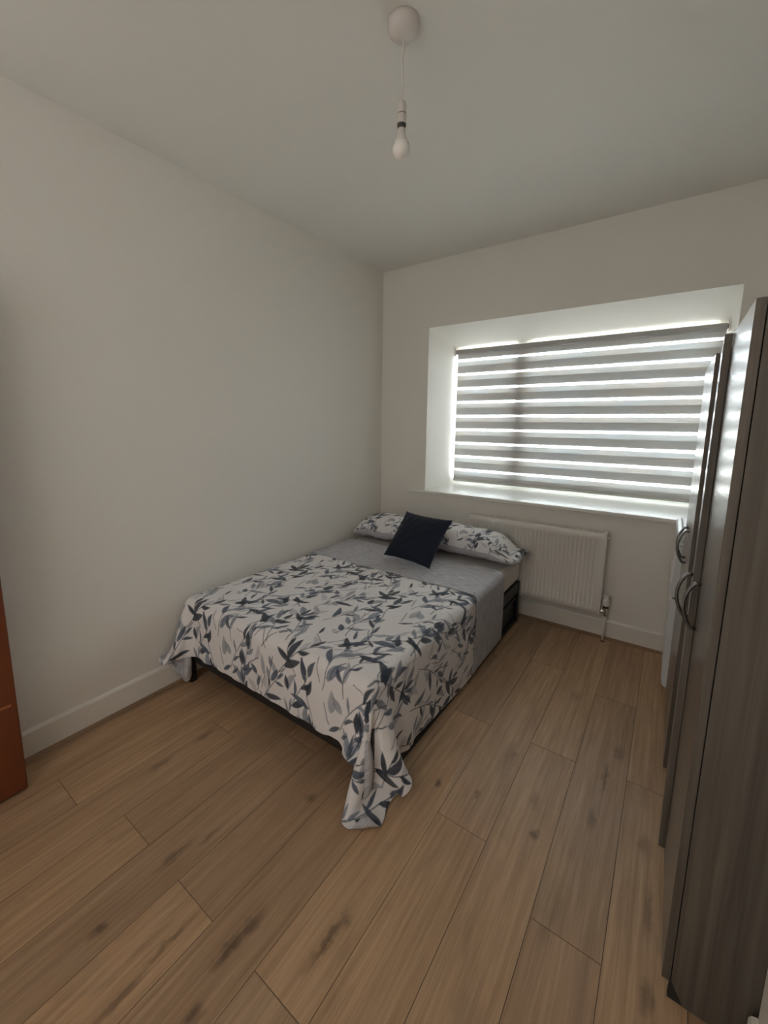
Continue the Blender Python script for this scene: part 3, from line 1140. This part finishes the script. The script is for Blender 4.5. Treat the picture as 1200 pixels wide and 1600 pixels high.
def grid_mesh(name, P, closed_u=False, uv=None, col=None):
    nu, nv = P.shape[:2]
    me = bpy.data.meshes.new(name)
    I = np.arange(nu * nv).reshape(nu, nv)
    if closed_u:
        I2 = np.concatenate([I, I[:1]], 0)
    else:
        I2 = I
    F = np.stack([I2[:-1, :-1], I2[1:, :-1], I2[1:, 1:], I2[:-1, 1:]], -1).reshape(-1, 4)
    me.vertices.add(nu * nv)
    me.vertices.foreach_set('co', P.reshape(-1).astype(np.float32))
    me.loops.add(F.size)
    me.loops.foreach_set('vertex_index', F.reshape(-1).astype(np.int32))
    me.polygons.add(len(F))
    me.polygons.foreach_set('loop_start', (np.arange(len(F)) * 4).astype(np.int32))
    me.update(calc_edges=True)
    me.polygons.foreach_set('use_smooth', [True] * len(F))
    if col is not None:
        ca = me.color_attributes.new('pattern', 'FLOAT_COLOR', 'POINT')
        cc = np.ones((nu * nv, 4), np.float32)
        cc[:, :3] = col.reshape(-1, 3)
        ca.data.foreach_set('color', cc.reshape(-1))
    if uv is not None:
        ua = me.attributes.new('cloth', 'FLOAT_VECTOR', 'POINT')
        z = np.zeros((nu * nv, 3), np.float32)
        z[:, :2] = uv.reshape(-1, 2)
        ua.data.foreach_set('vector', z.reshape(-1))
    me.validate()
    return me


def cloth_attr(t, scale):
    at = N(t, 'Attribute', attribute_name='cloth')
    n = N(t, 'VectorMath', operation='MULTIPLY')
    L(t, at.outputs['Vector'], n.inputs[0])
    n.inputs[1].default_value = scale
    return n.outputs[0]


def printed(name):
    m, t, b = nodes(name)
    at = N(t, 'Attribute', attribute_name='pattern')
    L(t, at.outputs['Color'], b.inputs['Base Color'])
    b.inputs['Roughness'].default_value = 0.85
    b.inputs['Sheen Weight'].default_value = 0.15
    b.inputs['Specular IOR Level'].default_value = 0.2
    w1 = noise(t, cloth_attr(t, (14, 9, 1)), 1.0, 4, 0.55, 0.8)
    bump(t, b, w1, 0.35, 0.010)
    return m


def heather(name):
    m, t, b = nodes(name)
    s1 = noise(t, cloth_attr(t, (13, 120, 1)), 1.0, 4, 0.6)
    s2 = noise(t, cloth_attr(t, (150, 40, 1)), 1.0, 3, 0.6)
    bl = noise(t, cloth_attr(t, (9, 12, 1)), 1.0, 3, 0.5)
    c = mixc(t, ramp(t, s1, [(0.34, 0.0), (0.66, 1.0)]), (0.36, 0.36, 0.40), (0.68, 0.68, 0.72))
    c = mixc(t, ramp(t, s2, [(0.35, 0.35), (0.6, 0.0)]), c, (0.30, 0.30, 0.335))
    c = mixc(t, ramp(t, bl, [(0.4, 0.0), (0.7, 0.3)]), c, (0.40, 0.40, 0.43))
    L(t, c, b.inputs['Base Color'])
    b.inputs['Roughness'].default_value = 0.85
    b.inputs['Specular IOR Level'].default_value = 0.2
    bump(t, b, noise(t, cloth_attr(t, (10, 8, 1)), 1.0, 3, 0.5, 0.5), 0.22, 0.008)
    return m


M_PRINT = printed('leaf_print_cotton')
M_GREY = heather('grey_heather_cotton')

BLO = np.array([BX_0, BY_0, -0.5])
BHI = np.array([BX_1, BY_1, 0.497])

# ---- bedspread
g = 0.0155
OL, OR_, OF = 0.350, 0.375, 0.285          # overhang left, right, foot
XL, XRt = BX_0 + 0.010, BX_1
Lu = OL + (XRt - XL) + OR_
yend = 2.225
Lv = OF + (yend - BY_0)
nu, nv = int(round(Lu / g)) + 1, int(round(Lv / g)) + 1
du, dv = Lu / (nu - 1), Lv / (nv - 1)
U, Vv = np.meshgrid(np.arange(nu) * du, np.arange(nv) * dv, indexing='ij')
P = np.zeros((nu, nv, 3))
ztop = 0.497 + 0.006
SHR = 0.075 * np.clip((Vv - OF) / 0.9, 0, 1)
xx = XL + (U - OL) + SHR
yy = BY_0 + (Vv - OF)
ov = XL - xx
P[..., 0] = np.where(ov > 0, 0.028, xx)
P[..., 2] = ztop + 0.002
P[..., 2] = np.where(ov > 0, ztop - ov - 0.03, P[..., 2])
P[..., 1] = yy
rng = np.random.RandomState(3)
P[..., 2] += rng.rand(nu, nv) * 0.003
# a soft bias so the free cloth folds outwards where the photo shows it
fixed = (xx > XL + .04) & (xx < BX_1 - .05) & (yy > BY_0 + .05)
fixed |= (yy > yend - .05) & (xx > XL) & (xx < BX_1 - .01)
P = drape(P, fixed, du, dv, BLO, BHI, 0.036, 0.005, steps=190, iters=14, stiff=0.5, wall=0.021,
          pins=[(nu - 1, 0, (1.372, 1.078, .030)), 
                (int(round(.200 / du)), 0, (.024, 1.058, .212)), (0, 0, (.026, 1.20, .085))])
K = 5
Pf = bspl(bspl(P, K, 0), K, 1)
Uf, Vf = np.meshgrid(np.arange(Pf.shape[0]) * du / K, np.arange(Pf.shape[1]) * dv / K, indexing='ij')
topm = np.clip((Pf[..., 2] - (ztop - .012)) / .010, 0, 1)
Pf[..., 2] += topm * (0.004 + smooth_noise(Uf, Vf, 5, [(0.26, 0.0020, 5), (0.10, 0.0011, 8), (0.05, 0.0004, 8)]))
Pf[..., 2] = np.maximum(Pf[..., 2], 0.005)
col = sample_tile((Uf + .07) * .86, (Vf + .19) * .86)
bs = obj('bedspread', grid_mesh('bedspread', Pf, uv=np.stack([Uf, Vf], -1), col=col), [M_PRINT, M_GREY])
md = bs.modifiers.new('thickness', 'SOLIDIFY')
md.thickness = 0.0022
md.offset = -1
md.material_offset = 1
md.material_offset_rim = 0
tag(bs, 'white bedspread printed with navy and grey leaves, corner trailing to the floor', 'bedspread')

# ---- grey turned-down sheet
OL2, OR2 = 0.06, 0.435
yA, yB = 2.155, 2.62
g2 = 0.0165
Lu2 = OL2 + (XRt - XL) + OR2
nu, nv = int(round(Lu2 / g2)) + 1, int(round((yB - yA) / g2)) + 1
du2, dv2 = Lu2 / (nu - 1), (yB - yA) / (nv - 1)
U, Vv = np.meshgrid(np.arange(nu) * du2, np.arange(nv) * dv2, indexing='ij')
xx = XL + (U - OL2)
P = np.zeros((nu, nv, 3))
P[..., 0] = np.where(U < OL2, 0.026, xx)
P[..., 1] = yA + Vv
P[..., 2] = np.where(U < OL2, ztop - (OL2 - U) - .01, ztop + .012)
P[..., 2] += rng.rand(nu, nv) * 0.003
fixed = (xx > XL + .03) & (xx < BX_1 - .05)
hi2 = BHI + np.array([0.012, 0.0, 0.013])
P = drape(P, fixed, du2, dv2, BLO, hi2, 0.040, 0.004, steps=120, iters=12, stiff=0.25, wall=0.021)
Pg = bspl(bspl(P, 3, 0), 3, 1)
Ug, Vg = np.meshgrid(np.arange(Pg.shape[0]) * du2 / 3, np.arange(Pg.shape[1]) * dv2 / 3, indexing='ij')
topm = np.clip((Pg[..., 2] - (ztop - .002)) / .010, 0, 1)
Pg[..., 2] += topm * smooth_noise(Ug, Vg, 9, [(0.22, 0.0014, 5), (0.08, 0.0006, 8)])
gs = obj('bed_sheet', grid_mesh('bed_sheet', Pg, uv=np.stack([Ug, Vg], -1)), [M_GREY])
md = gs.modifiers.new('thickness', 'SOLIDIFY')
md.thickness = 0.004
md.offset = -1
tag(gs, 'grey heather sheet folded across the bed below the pillow, hanging down the side', 'sheet')

# ------------------------------------------------------------------ long pillow
na, nl = 150, 560
X0p, X1p = 0.040, 1.412
s = np.linspace(0, 1, nl)
th = np.linspace(0, 2 * math.pi, na, endpoint=False)
S, T = np.meshgrid(s, th, indexing='ij')
xc = X0p + (X1p - X0p) * S
# filling profile along the length: plump, flat closed end left, loose flap right
e0 = np.clip((xc - X0p) / 0.16, 0, 1)
e1 = np.clip((X1p - 0.055 - xc) / 0.22, 0, 1)
plump = np.power(np.sin(e0 * math.pi / 2), 0.55) * np.power(np.sin(e1 * math.pi / 2), 0.62)
plump = np.maximum(plump, 0.30 * np.clip((xc - 1.1) / .2, 0, 1))
endc = np.clip((X1p - xc) / 0.014, 0, 1) ** 0.5
hw = 0.150 + 0.035 * plump                # half depth (y)
hh_t = 0.012 + 0.096 * plump              # height above the seam
hh_b = 0.010 + 0.058 * plump              # below the seam
cy_ = np.cos(T)
sy_ = np.sin(T)
yv = -hw * np.sign(cy_) * np.abs(cy_) ** 0.80
zv = endc * np.where(sy_ >= 0, hh_t * np.abs(sy_) ** 0.85, -hh_b * np.abs(sy_) ** 0.75)
yc = 2.842 + 0.020 * np.sin(xc * 2.2)
zb = ztop + 0.012
flap = np.clip((xc - (X1p - 0.13)) / 0.13, 0, 1)
lift = 0.066 * plump + 0.012 + flap ** 1.5 * 0.020
wob = smooth_noise(xc, T * 0.07, 31, [(0.35, 0.006, 4), (0.12, 0.003, 6), (0.06, 0.0012, 6)])
gather = 0.006 * flap * np.sin(xc * 60 + 4 * cy_) + 0.004 * flap * np.sin(9 * cy_)
P = np.stack([xc + 0.012 * flap * np.sin(T * 2 + .6), yc + yv, zb + lift + zv + wob * plump + gather], -1)
P[..., 2] = np.maximum(P[..., 2], zb + .002 - 0.02 * flap * (sy_ < 0))
arc = T * 0.17
pc = sample_tile(xc * 1.0 + .30, arc * 1.05 + .10)
P = P.transpose(1, 0, 2)
pc = pc.transpose(1, 0, 2)
uvp = np.stack([xc.T, (T.T) * 0.17], -1)
me = grid_mesh('pillow', P, closed_u=True, uv=uvp, col=pc)
pil = obj('pillow', me, [M_PRINT, M_GREY])
zz = (S * 0 + T).T
mi = []
nva = P.shape[1]
front_low = []
for i_ in range(na):
    low = th[i_] > math.pi - 0.02 and i_ < na
    front_low.append(1 if (th[i_] > math.pi + 0.0 or th[i_] < 0.02) else 0)
mi = np.repeat(np.array(front_low, dtype=np.int32), nva - 1)
me.polygons.foreach_set('material_index', mi)
tag(pil, 'long bolster pillow in leaf print with a grey underside, at the head of the bed', 'pillow')


# ------------------------------------------------------------------ navy cushion
def cushion(name, size, thick, m):
    n = 64
    a = np.linspace(-1, 1, n)
    A, B = np.meshgrid(a, a, indexing='ij')
    # pinched corners: edges bow inwards a little
    bow = 0.075
    X = A * (1 - bow * (1 - np.abs(A) ** 2) * 0 - bow * (1 - B ** 2) * np.abs(A) ** 3) * size / 2
    Y = B * (1 - bow * (1 - A ** 2) * np.abs(B) ** 3) * size / 2
    h = thick / 2 * np.power(np.clip(1 - A ** 2, 0, 1), 0.55) * np.power(np.clip(1 - B ** 2, 0, 1), 0.55)
    wr_ = smooth_noise(X, Y, 77, [(0.20, 0.004, 4), (0.08, 0.0018, 6)])
    top = np.stack([X, Y, h + wr_ * (h / (thick / 2)) + 0.003], -1)
    bot = np.stack([X, Y, -h * .9 - 0.003], -1)
    bm = bmesh.new()
    tv = [[bm.verts.new(top[i, j]) for j in range(n)] for i in range(n)]
    bv = [[bm.verts.new(bot[i, j]) for j in range(n)] for i in range(n)]
    for i in range(n - 1):
        for j in range(n - 1):
            bm.faces.new((tv[i][j], tv[i + 1][j], tv[i + 1][j + 1], tv[i][j + 1]))
            bm.faces.new((bv[i][j], bv[i][j + 1], bv[i + 1][j + 1], bv[i + 1][j]))
    ring = [(i, 0) for i in range(n)] + [(n - 1, j) for j in range(1, n)] + [(i, n - 1) for i in range(n - 2, -1, -1)] + [(0, j) for j in range(n - 2, 0, -1)]
    for (i, j), (k, l) in zip(ring, ring[1:] + ring[:1]):
        bm.faces.new((tv[i][j], bv[i][j], bv[k][l], tv[k][l]))
    return obj(name, bm, m, None, True)


m, t, b = nodes('navy_velour')
v = coords(t)
L(t, mixc(t, noise(t, v, 30, 4), (0.006, 0.010, 0.022), (0.012, 0.019, 0.036)), b.inputs['Base Color'])
b.inputs['Roughness'].default_value = 0.8
b.inputs['Sheen Weight'].default_value = 0.08
b.inputs['Specular IOR Level'].default_value = 0.2
bump(t, b, noise(t, v, 220, 3), 0.25, 0.002)
M_NAVY = m
cu = cushion('cushion', 0.40, 0.13, M_NAVY)
# corners seen in the photo: bottom edge on the sheet, leaning on the pillow
bl_, br_ = Vector((0.585, 2.385, 0.545)), Vector((0.965, 2.325, 0.545))
tl_ = Vector((0.615, 2.610, 0.800))
ex = (br_ - bl_).normalized()
ey = (tl_ - bl_)
ey = (ey - ex * ey.dot(ex)).normalized()
ez = ex.cross(ey)
cen = bl_ + ex * 0.193 + ey * 0.17 + ez * 0.012
cu.data.transform(Matrix.Diagonal((1, 0.93, 1, 1)))
cu.matrix_world = Matrix(((ex.x, ey.x, ez.x, cen.x), (ex.y, ey.y, ez.y, cen.y), (ex.z, ey.z, ez.z, cen.z), (0, 0, 0, 1)))
tag(cu, 'square plain navy blue cushion leaning on the long pillow', 'cushion')
